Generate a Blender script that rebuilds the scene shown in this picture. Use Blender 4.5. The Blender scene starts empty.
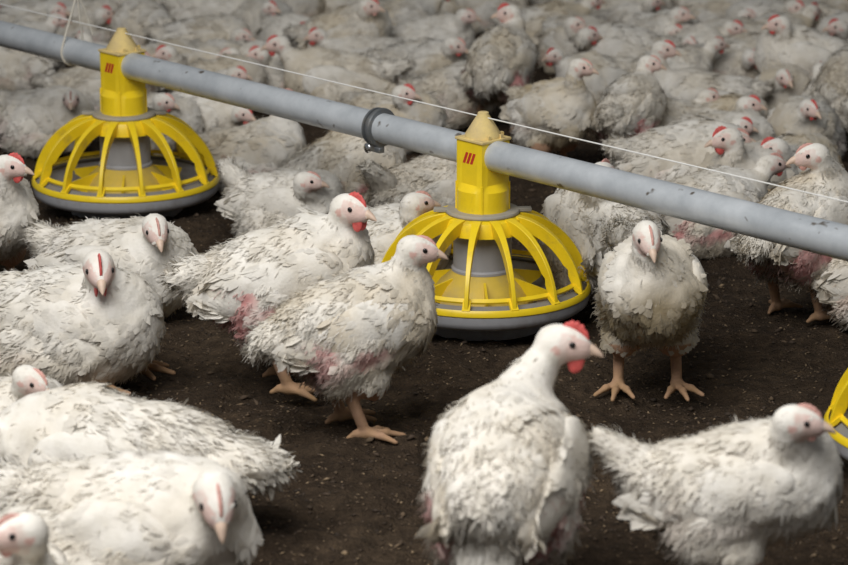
import bpy, math, random
import numpy as np

SC = bpy.context.scene
COL = SC.collection
R = math.radians
rng = np.random.default_rng(7)
random.seed(7)

# ------------------------------------------------------------------ camera
F_PX, PITCH, CAM_H = 2700.0, R(15.77), 1.30
cam_d = bpy.data.cameras.new('camera')
cam = bpy.data.objects.new('camera', cam_d)
COL.objects.link(cam)
cam.location = (0, 0, CAM_H)
cam.rotation_euler = (math.pi / 2 - PITCH, 0, 0)
cam_d.sensor_width = 36.0
cam_d.lens = F_PX * 36.0 / 848.0
cam_d.clip_start, cam_d.clip_end = 0.1, 200
cam_d.dof.use_dof = True
cam_d.dof.focus_distance = 4.35
cam_d.dof.aperture_fstop = cam_d.lens / 18.0
SC.camera = cam
C0 = np.array([0, 0, CAM_H])
FWD = np.array([0, math.cos(PITCH), -math.sin(PITCH)])
UPV = np.array([0, math.sin(PITCH), math.cos(PITCH)])
RGT = np.array([1.0, 0, 0])


def ray(px, py):
    return RGT * (px - 424) / F_PX + UPV * (282.5 - py) / F_PX + FWD


def at_z(px, py, z=0.0):
    d = ray(px, py)
    return C0 + d * ((z - CAM_H) / d[2])


def at_y(px, py, y):
    d = ray(px, py)
    return C0 + d * (y / d[1])


# ------------------------------------------------------------------ helpers
def tag(o, label=None, cat=None, group=None, kind=None):
    if label: o['label'] = label
    if cat: o['category'] = cat
    if group: o['group'] = group
    if kind: o['kind'] = kind
    return o


def mesh_obj(name, V, F, mat, parent=None, smooth=True, cols=None, nors=None):
    """V (n,3), F list of index tuples or (m,4) int array."""
    me = bpy.data.meshes.new(name)
    V = np.asarray(V, dtype=np.float32)
    if isinstance(F, np.ndarray):
        k = F.shape[1]
        me.vertices.add(len(V)); me.vertices.foreach_set('co', V.ravel())
        me.loops.add(F.size); me.loops.foreach_set('vertex_index', F.astype(np.int32).ravel())
        me.polygons.add(len(F))
        me.polygons.foreach_set('loop_start', np.arange(0, F.size, k, dtype=np.int32))
        me.polygons.foreach_set('loop_total', np.full(len(F), k, dtype=np.int32))
        me.update(calc_edges=True)
    else:
        me.from_pydata([tuple(map(float, v)) for v in V], [], F)
    if nors is None: me.validate()
    if smooth:
        me.polygons.foreach_set('use_smooth', np.ones(len(me.polygons), dtype=bool))
    if cols is not None:
        a = me.attributes.new('col', 'FLOAT_COLOR', 'POINT')
        c = np.ones((len(V), 4), dtype=np.float32); c[:, :cols.shape[1]] = cols
        a.data.foreach_set('color', c.ravel())
    if nors is not None:
        me.normals_split_custom_set_from_vertices(np.ascontiguousarray(nors, dtype=np.float32))
    me.materials.append(mat)
    o = bpy.data.objects.new(name, me)
    COL.objects.link(o)
    if parent is not None:
        o.parent = parent
    return o


class MB:
    """collects simple shapes into one mesh"""
    def __init__(self):
        self.V, self.F = [], []

    def add(self, V, F):
        n = len(self.V)
        self.V += [tuple(v) for v in V]
        self.F += [tuple(i + n for i in f) for f in F]

    def lathe(self, prof, n=48, z0=0.0, a0=0.0, closed=False):
        V, F = [], []
        m = len(prof)
        for i in range(n):
            a = a0 + 2 * math.pi * i / n
            for r, z in prof:
                V.append((r * math.cos(a), r * math.sin(a), z + z0))
        for i in range(n):
            j = (i + 1) % n
            for k in range(m if closed else m - 1):
                l = (k + 1) % m
                F.append((i * m + k, j * m + k, j * m + l, i * m + l))
        self.add(V, F)

    def tube(self, pts, rad, n=10, cap=True):
        pts = [np.asarray(p, float) for p in pts]
        if np.isscalar(rad): rad = [rad] * len(pts)
        V, F = [], []
        prev = None
        for i, p in enumerate(pts):
            t = pts[min(i + 1, len(pts) - 1)] - pts[max(i - 1, 0)]
            t = t / (np.linalg.norm(t) + 1e-12)
            if prev is None:
                a = np.array([0, 0, 1.0]) if abs(t[2]) < .9 else np.array([1.0, 0, 0])
            else:
                a = prev
            u = a - t * a.dot(t); u /= np.linalg.norm(u); prev = u
            w = np.cross(t, u)
            for k in range(n):
                b = 2 * math.pi * k / n
                V.append(p + rad[i] * (u * math.cos(b) + w * math.sin(b)))
        m = len(pts)
        for i in range(m - 1):
            for k in range(n):
                l = (k + 1) % n
                F.append((i * n + k, i * n + l, (i + 1) * n + l, (i + 1) * n + k))
        if cap:
            F.append(tuple(range(n))[::-1])
            F.append(tuple((m - 1) * n + k for k in range(n)))
        self.add(V, F)

    def box(self, c, d, ax=None):
        c = np.asarray(c, float)
        ax = np.eye(3) if ax is None else np.asarray(ax, float)
        V = [c + ax[0] * d[0] / 2 * x + ax[1] * d[1] / 2 * y + ax[2] * d[2] / 2 * z
             for x in (-1, 1) for y in (-1, 1) for z in (-1, 1)]
        self.add(V, [(0, 1, 3, 2), (4, 6, 7, 5), (0, 4, 5, 1), (2, 3, 7, 6), (0, 2, 6, 4), (1, 5, 7, 3)])

    def build(self, name, mat, parent=None, smooth=True, bevel=0.0, sharp=40):
        o = mesh_obj(name, self.V, self.F, mat, parent, smooth=False)
        if bevel:
            b = o.modifiers.new('b', 'BEVEL'); b.width = bevel; b.segments = 2; b.limit_method = 'ANGLE'
            b.angle_limit = R(35)
        if smooth:
            o.data.polygons.foreach_set('use_smooth', np.ones(len(o.data.polygons), dtype=bool))
            o.data.set_sharp_from_angle(angle=R(sharp))
        return o


# ------------------------------------------------------------------ materials
def mat_new(name):
    m = bpy.data.materials.new(name); m.use_nodes = True
    nt = m.node_tree
    return m, nt, nt.nodes['Principled BSDF']


def noise(nt, scale, detail=4, rough=.55, coord=None):
    n = nt.nodes.new('ShaderNodeTexNoise')
    n.inputs['Scale'].default_value = scale; n.inputs['Detail'].default_value = detail
    n.inputs['Roughness'].default_value = rough
    if coord is not None: nt.links.new(coord, n.inputs['Vector'])
    return n


def ramp(nt, fac, stops):
    r = nt.nodes.new('ShaderNodeValToRGB')
    e = r.color_ramp.elements
    while len(e) < len(stops): e.new(.5)
    for el, (p, c) in zip(e, stops):
        el.position = p; el.color = (*c, 1) if len(c) == 3 else c
    nt.links.new(fac, r.inputs['Fac'])
    return r


def mix(nt, fac, a, b, mode='MIX'):
    m = nt.nodes.new('ShaderNodeMix'); m.data_type = 'RGBA'; m.blend_type = mode
    for sock, v in ((m.inputs[0], fac), (m.inputs[6], a), (m.inputs[7], b)):
        if isinstance(v, (int, float)): sock.default_value = v
        elif isinstance(v, tuple): sock.default_value = (*v, 1)
        else: nt.links.new(v, sock)
    return m.outputs[2]


def bump(nt, bsdf, height, strength=.3, dist=.01):
    b = nt.nodes.new('ShaderNodeBump')
    b.inputs['Strength'].default_value = strength; b.inputs['Distance'].default_value = dist
    nt.links.new(height, b.inputs['Height']); nt.links.new(b.outputs['Normal'], bsdf.inputs['Normal'])


def simple(name, rgb, rough=.5, metal=0.0, dirt=None, dscale=30, dlo=.5, dhi=.75, bmp=0, spec=.5, var=.08):
    m, nt, b = mat_new(name)
    co = nt.nodes.new('ShaderNodeTexCoord').outputs['Object']
    n1 = noise(nt, dscale, 5, .6, co)
    lo = tuple(max(0, c * (1 - var)) for c in rgb); hi = tuple(min(1, c * (1 + var)) for c in rgb)
    c = ramp(nt, n1.outputs['Fac'], [(.3, lo), (.7, hi)]).outputs['Color']
    if dirt:
        n2 = noise(nt, dscale * .45, 6, .65, co)
        f = ramp(nt, n2.outputs['Fac'], [(dlo, (0, 0, 0)), (dhi, (1, 1, 1))]).outputs['Color']
        c = mix(nt, f, c, dirt)
    nt.links.new(c, b.inputs['Base Color'])
    b.inputs['Roughness'].default_value = rough; b.inputs['Metallic'].default_value = metal
    b.inputs['Specular IOR Level'].default_value = spec
    if bmp: bump(nt, b, n1.outputs['Fac'], bmp, .004)
    return m


def m_plumage():
    m, nt, b = mat_new('plumage')
    at = nt.nodes.new('ShaderNodeAttribute'); at.attribute_name = 'col'
    co = nt.nodes.new('ShaderNodeTexCoord').outputs['Object']
    n1 = noise(nt, 55, 5, .6, co)
    f = ramp(nt, n1.outputs['Fac'], [(.35, (.86, .85, .82)), (.62, (1, 1, 1))]).outputs['Color']
    c = mix(nt, .8, at.outputs['Color'], f, 'MULTIPLY')
    nt.links.new(c, b.inputs['Base Color'])
    b.inputs['Roughness'].default_value = .85
    b.inputs['Specular IOR Level'].default_value = .12
    n2 = noise(nt, 220, 3, .6, co)
    bump(nt, b, n2.outputs['Fac'], .35, .003)
    # feathers let some light through
    tr = nt.nodes.new('ShaderNodeBsdfTranslucent'); nt.links.new(c, tr.inputs['Color'])
    mx = nt.nodes.new('ShaderNodeMixShader'); ml = nt.nodes.new('ShaderNodeMath'); ml.operation = 'MULTIPLY'; ml.inputs[1].default_value = .14
    nt.links.new(at.outputs['Alpha'], ml.inputs[0]); nt.links.new(ml.outputs[0], mx.inputs['Fac'])
    nt.links.new(b.outputs['BSDF'], mx.inputs[1]); nt.links.new(tr.outputs['BSDF'], mx.inputs[2])
    out = [n for n in nt.nodes if n.type == 'OUTPUT_MATERIAL'][0]
    nt.links.new(mx.outputs['Shader'], out.inputs['Surface'])
    return m


M = dict(
    plume=m_plumage(),
    comb=simple('comb_red', (.62, .10, .09), .55, dscale=180, var=.25, bmp=.4),
    combpink=simple('comb_pink', (.64, .34, .29), .55, dscale=180, var=.2, bmp=.4),
    beak=simple('beak_horn', (.66, .49, .38), .5, dscale=120, var=.15),
    eye=simple('eye_dark', (.012, .010, .010), .15, dscale=200, var=.1),
    yellow=simple('yellow_plastic', (.88, .63, .016), .36, dirt=(.46, .33, .06), dscale=40, dlo=.58, dhi=.8, var=.05),
    dusty=simple('dusty_yellow_plastic', (.72, .55, .22), .8, dirt=(.52, .40, .22), dscale=60, dlo=.4, dhi=.7, bmp=.2),
    feedcone=simple('feed_cone_plastic', (.66, .47, .06), .6, dirt=(.45, .34, .14), dscale=30, dlo=.4, dhi=.75),
    grey=simple('grey_plastic', (.36, .36, .375), .5, dirt=(.20, .175, .15), dscale=25, dlo=.52, dhi=.75, var=.06),
    collar=simple('dusty_grey_plastic', (.33, .31, .27), .75, dirt=(.42, .36, .26), dscale=60, dlo=.45, dhi=.7, bmp=.2),
    red=simple('red_print', (.55, .03, .02), .5, var=.05),
    feed=simple('feed_meal', (.30, .20, .10), .95, dscale=300, var=.5, bmp=.8),
    steel=simple('clamp_steel', (.16, .17, .18), .45, metal=.5, dirt=(.22, .2, .17), dscale=80, var=.12),
    bolt=simple('bolt_zinc', (.75, .76, .78), .25, metal=1.0, dscale=90),
    cord=simple('cord_fibre', (.62, .58, .50), .8, dscale=200, var=.15),
    wire=simple('wire_white', (.78, .77, .74), .5, dscale=90, var=.05),
    flange=simple('shaded_dusty_flange_plastic', (.20, .195, .185), .8, dirt=(.26, .22, .16), dscale=40, dlo=.45, dhi=.75),  # dusty grey plastic, base darkened to paint in the shade of the rim slots
)


def m_pipe():
    m, nt, b = mat_new('galvanised_steel')
    co = nt.nodes.new('ShaderNodeTexCoord').outputs['Object']
    n1 = noise(nt, 14, 6, .65, co); n2 = noise(nt, 90, 3, .5, co); n3 = noise(nt, 38, 2, .5, co)
    c = ramp(nt, n1.outputs['Fac'], [(.3, (.44, .47, .50)), (.7, (.64, .67, .70))]).outputs['Color']
    f = ramp(nt, n3.outputs['Fac'], [(.68, (0, 0, 0)), (.74, (1, 1, 1))]).outputs['Color']
    c = mix(nt, f, c, (.13, .11, .09))
    # dust lying on the upper side
    nt.links.new(c, b.inputs['Base Color'])
    b.inputs['Metallic'].default_value = .25
    r = ramp(nt, n2.outputs['Fac'], [(.3, (.28,) * 3), (.7, (.40,) * 3)]).outputs['Color']
    nt.links.new(r, b.inputs['Roughness'])
    bump(nt, b, n2.outputs['Fac'], .08, .002)
    return m


def m_floor():
    m, nt, b = mat_new('litter_floor')
    co = nt.nodes.new('ShaderNodeTexCoord').outputs['Object']
    n1 = noise(nt, 3.2, 8, .62, co); n2 = noise(nt, 45, 6, .7, co); n4 = noise(nt, 160, 3, .6, co)
    c = ramp(nt, n1.outputs['Fac'], [(.32, (.042, .0285, .0185)), (.52, (.065, .046, .030)), (.72, (.098, .070, .045))]).outputs['Color']
    d = ramp(nt, n2.outputs['Fac'], [(.35, (.45, .43, .42)), (.6, (1.05, 1.02, 1.0)), (.78, (1.7, 1.6, 1.45))]).outputs['Color']
    c = mix(nt, .9, c, d, 'MULTIPLY')
    v = nt.nodes.new('ShaderNodeTexVoronoi'); v.inputs['Scale'].default_value = 130
    nt.links.new(co, v.inputs['Vector'])
    vf = ramp(nt, v.outputs['Distance'], [(.12, (.6,) * 3), (.22, (0, 0, 0))]).outputs['Color']
    sp = ramp(nt, n2.outputs['Fac'], [(.5, (0, 0, 0)), (.62, (.75,) * 3)]).outputs['Color']
    f = mix(nt, 1.0, vf, sp, 'MULTIPLY')
    c = mix(nt, f, c, (.22, .15, .085))
    nt.links.new(c, b.inputs['Base Color'])
    b.inputs['Roughness'].default_value = .95; b.inputs['Specular IOR Level'].default_value = .15
    h = mix(nt, .5, n2.outputs['Fac'], n4.outputs['Fac'])
    bump(nt, b, h, .1 + .9, .02)
    return m


def m_chips():
    m, nt, b = mat_new('litter_chip')
    g = nt.nodes.new('ShaderNodeNewGeometry')
    c = ramp(nt, g.outputs['Random Per Island'], [(0, (.030, .020, .013)), (.55, (.070, .046, .029)), (.85, (.13, .088, .052)), (.97, (.24, .17, .10))]).outputs['Color']
    nt.links.new(c, b.inputs['Base Color']); b.inputs['Roughness'].default_value = .9
    return m


M['straw'] = m_chips(); M['pipe'] = m_pipe(); M['floor'] = m_floor()


# ------------------------------------------------------------------ floor
def vnoise(x, y, seed, cell):
    g = np.random.default_rng(seed).random((257, 257)).astype(np.float32)
    u, v = x / cell, y / cell
    i, j = np.floor(u).astype(int), np.floor(v).astype(int)
    fu, fv = u - i, v - j
    fu, fv = fu * fu * (3 - 2 * fu), fv * fv * (3 - 2 * fv)
    i, j = i % 256, j % 256
    return (g[i, j] * (1 - fu) + g[i + 1, j] * fu) * (1 - fv) + (g[i, j + 1] * (1 - fu) + g[i + 1, j + 1] * fu) * fv - .5


def ground_h(x, y):
    return (.022 * vnoise(x, y, 1, .21) + .012 * vnoise(x, y, 2, .075) + .010 * vnoise(x, y, 3, .03)
            + .007 * vnoise(x, y, 4, .016)) * 1.0 - .008


def build_floor():
    xs = np.concatenate([np.linspace(-5, -1.05, 24)[:-1], np.arange(-1.05, 1.05, .0075), np.linspace(1.05, 5, 24)])
    ys = np.concatenate([np.linspace(-.5, 2.9, 14)[:-1], np.arange(2.9, 6.0, .0075), np.linspace(6.0, 7, 50)[1:], np.linspace(7, 14, 50)[1:]])
    X, Y = np.meshgrid(xs, ys, indexing='ij')
    Z = ground_h(X, Y)
    V = np.stack([X, Y, Z], -1).reshape(-1, 3)
    nx, ny = len(xs), len(ys)
    I = np.arange(nx * ny).reshape(nx, ny)
    F = np.stack([I[:-1, :-1], I[1:, :-1], I[1:, 1:], I[:-1, 1:]], -1).reshape(-1, 4)
    o = mesh_obj('floor', V, F, M['floor'])
    tag(o, 'dark brown litter floor of the poultry house', 'floor', kind='structure')


def build_litter():
    """crumbs, wood chips and droppings lying loose on the litter: uncountable"""
    n = 26000
    x = rng.uniform(-.95, 1.0, n); y = 2.9 + 3.0 * rng.random(n) ** 1.2
    for gx, gy in ((-.583, 5.144), (.094, 4.38), (.74, 3.65)):
        k = np.hypot(x - gx, y - gy) > .135
        x, y = x[k], y[k]
    n = len(x)
    z = ground_h(x, y)
    big = rng.random(n) < .03
    L = np.where(big, rng.uniform(.006, .012, n), rng.uniform(.0020, .0052, n))
    W = L * rng.uniform(.35, .8, n); T = L * rng.uniform(.25, .5, n)
    a = rng.uniform(0, 6.283, n); b = rng.normal(0, .35, n)
    base = np.array([(1, 0, 0), (-1, 0, 0), (0, 1, 0), (0, -1, 0), (0, 0, 1), (0, 0, -1)], float)
    tri = np.array([(0, 2, 4), (2, 1, 4), (1, 3, 4), (3, 0, 4), (2, 0, 5), (1, 2, 5), (3, 1, 5), (0, 3, 5)])
    P = base[None] * np.stack([L, W, T], -1)[:, None, :] * rng.uniform(.6, 1.2, (n, 6, 1))
    P[:, :, 2] += P[:, :, 0] * np.sin(b)[:, None]
    c, s = np.cos(a)[:, None], np.sin(a)[:, None]
    Q = np.stack([P[..., 0] * c - P[..., 1] * s, P[..., 0] * s + P[..., 1] * c, P[..., 2]], -1)
    Q += np.stack([x, y, z + T * .5], -1)[:, None, :]
    F = (tri[None] + 6 * np.arange(n)[:, None, None]).reshape(-1, 3)
    o = mesh_obj('litter', Q.reshape(-1, 3), F, M['straw'], smooth=False)
    tag(o, 'loose wood chips and crumbs scattered over the brown floor', 'litter', kind='stuff')


build_floor(); build_litter()
# ------------------------------------------------------------------ feeder line
G1, G2 = at_z(127, 208), at_z(482, 319)
PD = (G1 - G2); SPAN = np.linalg.norm(PD[:2]); PD = PD / SPAN         # towards the far end
PIPE_ANG = math.atan2(PD[1], PD[0])
PIPE_Z, WIRE_Z = .288, .349


def feeder_parts(root):
    # root local frame: +X along the pipe towards the far end
    g = MB()   # pan: bowl with an inside and an outside, standing on its foot
    g.lathe([(.001, .012), (.095, .012), (.13, .022), (.160, .046), (.168, .060), (.1765, .058), (.1812, .053), (.1806, .043), (.1785, .036), (.171, .030), (.145, .024), (.118, .020),
             (.110, .016), (.108, -.006), (.001, -.006)], 72)
    pan = g.build('pan', M['grey'], root)
    sb = MB(); sb.box((.0, -.1790, .046), (.0015, .006, .016)); sb.build('seam', M['steel'], pan)
    g = MB(); g.lathe([(.001, .030), (.09, .024), (.135, .0262)], 40)
    g.build('feed', M['feed'], root)
    # rim: outer band and inner band joined by a bridge under every rib
    rim = MB()
    rim.lathe([(.1765, .0600), (.1810, .0540), (.1830, .0560), (.1828, .0620), (.1795, .0665), (.1765, .0655)], 84, closed=True)
    rim.lathe([(.1600, .0740), (.1640, .0730), (.1655, .0765), (.1610, .0815)], 84, closed=True)
    NR = 14
    for k in range(NR):
        a = 2 * math.pi * k / NR
        ca, sa = math.cos(a), math.sin(a)
        rim.box((.1710 * ca, .1710 * sa, .0708), (.021, .013, .006), ((ca * .766, sa * .766, -.643), (-sa, ca, 0), (ca * .643, sa * .643, .766)))
    rim.build('rim', M['yellow'], root)
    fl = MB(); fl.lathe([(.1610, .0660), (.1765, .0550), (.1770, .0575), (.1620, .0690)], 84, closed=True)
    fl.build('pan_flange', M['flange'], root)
    # top disc with its skirt
    sk = MB()
    sk.lathe([(.046, .186), (.060, .186), (.068, .182), (.072, .172), (.074, .158), (.071, .158), (.066, .170), (.060, .178), (.046, .180)], 56, closed=True)
    sk.build('grill_hub', M['yellow'], root)
    # ribs
    r_me = None
    for k in range(NR):
        a = 2 * math.pi * k / NR
        if r_me is None:
            P = []
            n = 16
            for i in range(n + 1):
                t = i / n
                th = (math.pi / 2) * t
                # super-ellipse arc
                ro = .062 + (.1795 - .062) * (.80 * math.sin(th) + .20 * t)
                zo = .0640 + (.1870 - .0640) * (.86 * math.cos(th) + .14 * (1 - t))
                dep = .024 - .007 * t
                if .72 < t < .80: dep -= .004
                if t > .93: dep -= .003
                # inward normal
                nn = np.array([-math.sin(th), -math.cos(th)])
                P.append((ro, zo, ro + nn[0] * dep, zo + nn[1] * dep))
            V, F = [], []
            for i, (ro, zo, ri, zi) in enumerate(P):
                for s in (-1, 1):
                    w = .0027 + .0038 * (1 - i / n) ** 2
                    V += [(ro, s * w * 1.25, zo), (ri, s * w * .8, zi)]
            for i in range(n):
                A, B = i * 4, i * 4 + 4
                F += [(A, A + 2, B + 2, B), (A + 1, B + 1, B + 3, A + 3), (A, B, B + 1, A + 1), (A + 2, A + 3, B + 3, B + 2)]
            F += [(0, 1, 3, 2), (n * 4, n * 4 + 2, n * 4 + 3, n * 4 + 1)]
            m = MB(); m.add(V, F)
            o = m.build('rib', M['yellow'], root, bevel=.0008)
            r_me = o
        else:
            o = r_me.copy(); COL.objects.link(o); o.parent = root
        o.rotation_euler = (0, 0, a)
    # grey drop tube, feed cone and fins
    m = MB(); m.lathe([(.044, .172), (.050, .172), (.0505, .160), (.049, .157), (.049, .095), (.052, .092), (.052, .088), (.044, .088)], 48, closed=True)
    m.build('drop_tube', M['grey'], root)
    m = MB(); m.lathe([(.001, .088), (.051, .088), (.057, .081), (.072, .068), (.085, .050), (.087, .024), (.001, .024)], 48)
    m.build('feed_cone', M['feedcone'], root)
    fin = None
    for k in range(6):
        if fin is None:
            m = MB()
            V = []
            for s in (-1, 1):
                V += [(.060, s * .002, .080), (.060, s * .002, .030), (.118, s * .002, .056), (.122, s * .002, .066)]
            m.add(V, [(0, 1, 2, 3), (7, 6, 5, 4), (0, 4, 5, 1), (1, 5, 6, 2), (2, 6, 7, 3), (3, 7, 4, 0)])
            o = fin = m.build('fin', M['yellow'], root)
        else:
            o = fin.copy(); COL.objects.link(o); o.parent = root
        o.rotation_euler = (0, 0, 2 * math.pi * (k + .35) / 6)
    # collar with two locking tabs
    m = MB(); m.lathe([(.042, .186), (.061, .186), (.0625, .189), (.061, .193), (.042, .193)], 56, closed=True)
    for a in (R(178), R(5)):
        ca, sa = math.cos(a - PIPE_ANG), math.sin(a - PIPE_ANG)
        m.box((.069 * ca, .069 * sa, .1905), (.026, .016, .006), ((ca, sa, 0), (-sa, ca, 0), (0, 0, 1)))
    m.build('collar', M['collar'], root, bevel=.001)
    # housing: a square sleeve round the pipe over a round socket, with a front ridge
    m = MB()
    h = .0315
    n = 64
    prof_z = [.186, .228, .234, .239, .314]
    V, F = [], []
    for li, z in enumerate(prof_z):
        for k in range(n):
            a = 2 * math.pi * k / n + math.pi / 4
            c, s = math.cos(a), math.sin(a)
            rr = .0437
            sq = h / max(abs(c), abs(s)) * .985
            t = {0: 0, 1: 0, 2: .55, 3: 1, 4: 1}[li]
            r = rr * (1 - t) + min(sq, .0437) * t
            V.append((r * c, r * s, z))
    for li in range(len(prof_z) - 1):
        for k in range(n):
            l = (k + 1) % n
            F.append((li * n + k, li * n + l, (li + 1) * n + l, (li + 1) * n + k))
    F.append(tuple((len(prof_z) - 1) * n + k for k in range(n)))
    m.add(V, F)
    # ridges on the socket below the sleeve's corners
    for k in range(4):
        a = math.pi / 4 + k * math.pi / 2
        m.box((.0437 * math.cos(a), .0437 * math.sin(a), .210), (.004, .0035, .060), ((math.cos(a), math.sin(a), 0), (-math.sin(a), math.cos(a), 0), (0, 0, 1)))
    m.build('housing', M['yellow'], root, sharp=30)
    # flat lip round the top of the sleeve and the dusty cone cap
    m = MB(); m.box((0, 0, .3135), (.067, .067, .005)); m.build('lip', M['dusty'], root, bevel=.0012)
    m = MB(); m.lathe([(.0305, .315), (.0300, .321), (.0225, .333), (.0145, .346), (.0095, .3535), (.0090, .3570), (.0070, .3580), (.0005, .3580)], 40)
    m.box((-.014, -.029, .318), (.006, .005, .009)); m.box((.014, -.029, .318), (.006, .005, .009))
    m.box((-.029, -.014, .318), (.005, .006, .009)); m.box((-.029, .014, .318), (.005, .006, .009))
    m.build('cap', M['dusty'], root)
    # three slanted red bars printed on the face along the pipe that looks at the camera
    m = MB()
    side = 1 if (math.cos(PIPE_ANG + math.pi / 2) * 0 + math.sin(PIPE_ANG + math.pi / 2) * -1) > 0 else -1
    y = side * (h * .985 + .0004)
    for k in (-1, 0, 1):
        x0 = (k * .0088) * (-side)
        sl = .0040 * (-side)
        w = .0030
        z0, z1 = .274, .293
        m.add([(x0 - sl - w, y, z0), (x0 - sl + w, y, z0), (x0 + sl + w, y, z1), (x0 + sl - w, y, z1),
               (x0 - sl - w, y - side * .001, z0), (x0 - sl + w, y - side * .001, z0), (x0 + sl + w, y - side * .001, z1), (x0 + sl - w, y - side * .001, z1)],
              [(0, 1, 2, 3), (7, 6, 5, 4), (0, 4, 5, 1), (1, 5, 6, 2), (2, 6, 7, 3), (3, 7, 4, 0)])
    m.build('logo', M['red'], root, smooth=False)


def copy_tree(o, parent=None):
    c = o.copy(); COL.objects.link(c)
    if parent is not None: c.parent = parent
    for ch in list(o.children): copy_tree(ch, c)
    return c


def empty(name, loc, rz=0.0):
    e = bpy.data.objects.new(name, None); COL.objects.link(e)
    e.location = loc; e.rotation_euler = (0, 0, rz); e.empty_display_size = .05
    return e


FEED_XY = [G1, G2, G2 - PD * SPAN * .962]
FEED_LAB = ['yellow domed pan feeder with grey bowl, beside the cord tied round the pipe',
            'yellow domed pan feeder with a white chicken pecking at its grill',
            'yellow pan feeder cut off by the picture edge, only a bit of rim showing']
f0 = empty('pan_feeder', (G1[0], G1[1], 0), PIPE_ANG)
feeder_parts(f0)
for i in range(3):
    f = f0 if i == 0 else copy_tree(f0)
    f.location = (FEED_XY[i][0], FEED_XY[i][1], 0)
    tag(f, FEED_LAB[i], 'feeder', 'pan feeders on the steel pipe')

# pipe, one straight run through the feeders
pa = G1 + PD * 2.6; pb = G2 - PD * 2.2
L = np.linalg.norm((pa - pb)[:2])
m = MB()
m.tube([(0, 0, 0), (L, 0, 0)], .0258, 36)
pipe = m.build('feed_pipe', M['pipe'])
pipe.location = (pb[0], pb[1], PIPE_Z); pipe.rotation_euler = (0, 0, PIPE_ANG)
tag(pipe, 'long grey galvanised steel feed pipe carrying the yellow feeders', 'pipe')

# thin white wire threaded along the tops of the feeder caps
m = MB()
pts = [np.array([pb[0], pb[1], WIRE_Z]) + (np.array([pa[0], pa[1], WIRE_Z]) - np.array([pb[0], pb[1], WIRE_Z])) * t for t in np.linspace(0, 1, 24)]
m.tube(pts, .0012, 8)
w = m.build('wire', M['wire'])
tag(w, 'thin white wire stretched above the feed pipe, through the feeder caps', 'wire')


def on_pipe(px):
    """point of the pipe axis that is seen in image column px"""
    best = min(np.linspace(-3, 3, 6001), key=lambda t: abs(424 + F_PX * (G1[0] + PD[0] * t) / np.dot(np.array([G1[0] + PD[0] * t, G1[1] + PD[1] * t, PIPE_Z]) - C0, FWD) - px))
    q = G1 + PD * best
    return np.array([q[0], q[1], PIPE_Z])


# clamp round the pipe with its bolt
c = on_pipe(379)
cl = empty('pipe_clamp', tuple(c), PIPE_ANG)
m = MB()
prof = [(.0255, -.010), (.0330, -.010), (.0345, -.007), (.0345, -.0035), (.0300, -.003), (.0300, .003), (.0335, .0035), (.0335, .008), (.0255, .008)]
V, F = [], []
n = 44
for i in range(n):
    a = 2 * math.pi * i / n
    for r, x in prof: V.append((x, r * math.cos(a), r * math.sin(a)))
k = len(prof)
for i in range(n):
    j = (i + 1) % n
    for q in range(k):
        F.append((i * k + q, j * k + q, j * k + (q + 1) % k, i * k + (q + 1) % k))
m.add(V, F)
m.build('clamp_ring', M['steel'], cl)
m = MB()
m.box((0, .005, -.036), (.018, .020, .012)); m.box((-.014, .012, -.036), (.016, .012, .010))
m.build('clamp_lug', M['steel'], cl, bevel=.002)
m = MB()
sgn = -1 if math.sin(PIPE_ANG + math.pi / 2) > 0 else 1
pts = [(0.013, sgn * t, -.037) for t in (0.006, .014, .0141, .0165, .0185, .0195)]
m.tube(pts, [.004, .004, .0085, .0090, .0070, .002], 14)
m.build('bolt', M['bolt'], cl)
tag(cl, 'dark steel clamp ring with a shiny bolt round the feed pipe', 'clamp')

# suspension cord looped under the pipe
c = on_pipe(73)
PN = np.array([-PD[1], PD[0], 0])
if PN[1] > 0: PN = -PN
up = np.array([0, 0, 1.0])
cd = empty('hanging_cord', tuple(c))
rr = .0275
m = MB()
pts = []
top = up * .118
for a in np.linspace(R(-25), R(205), 18):       # under the pipe, from the near side to the far side
    pts.append(PN * rr * math.cos(a) - up * rr * math.sin(a))
kn = np.array([.012, 0, .115])
near = [kn + (pts[0] - kn) * t for t in (0.0, .35, .7)]
far = [pts[-1] + (kn + np.array([.0, 0, 0]) - pts[-1]) * t for t in (.3, .65, 1)]
m.tube([tuple(p) for p in near + pts + far], .0022, 8)
m.build('loop', M['cord'], cd)
m = MB(); m.tube([tuple(kn), tuple(kn + np.array([.012, .01, -.03])), tuple(kn + np.array([.026, .02, -.085]))], .0022, 8)
m.build('tail_end', M['cord'], cd)
m = MB()
m.tube([tuple(kn + up * .004), tuple(kn + up * .9 + np.array([.01, .0, 0]))], .0026, 8)
m.build('rope', M['cord'], cd)
m = MB(); m.tube([tuple(kn + np.array([-.006, 0, -.004])), tuple(kn + np.array([-.003, 0, .003])), tuple(kn + np.array([.004, 0, .004])), tuple(kn + np.array([.007, 0, -.003]))], [.003, .0055, .0055, .003], 10)
m.build('knot', M['cord'], cd)
tag(cd, 'pale cord hanging from above and looped under the feed pipe', 'cord')
# ------------------------------------------------------------------ chickens
def smin(a, b, k):
    h = np.clip(.5 + .5 * (b - a) / k, 0, 1)
    return b + (a - b) * h - k * h * (1 - h)


def unit(v):
    v = np.asarray(v, float)
    return v / (np.linalg.norm(v, axis=-1, keepdims=True) + 1e-12)


def rot(yaw, pitch=0.0):
    """rows are the axes x (forward), y (to the bird's left), z (up)"""
    cy, sy, cp, sp = math.cos(yaw), math.sin(yaw), math.cos(pitch), math.sin(pitch)
    x = np.array([cy * cp, sy * cp, sp]); y = np.array([-sy, cy, 0])
    return np.array([x, y, np.cross(x, y)])


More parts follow.
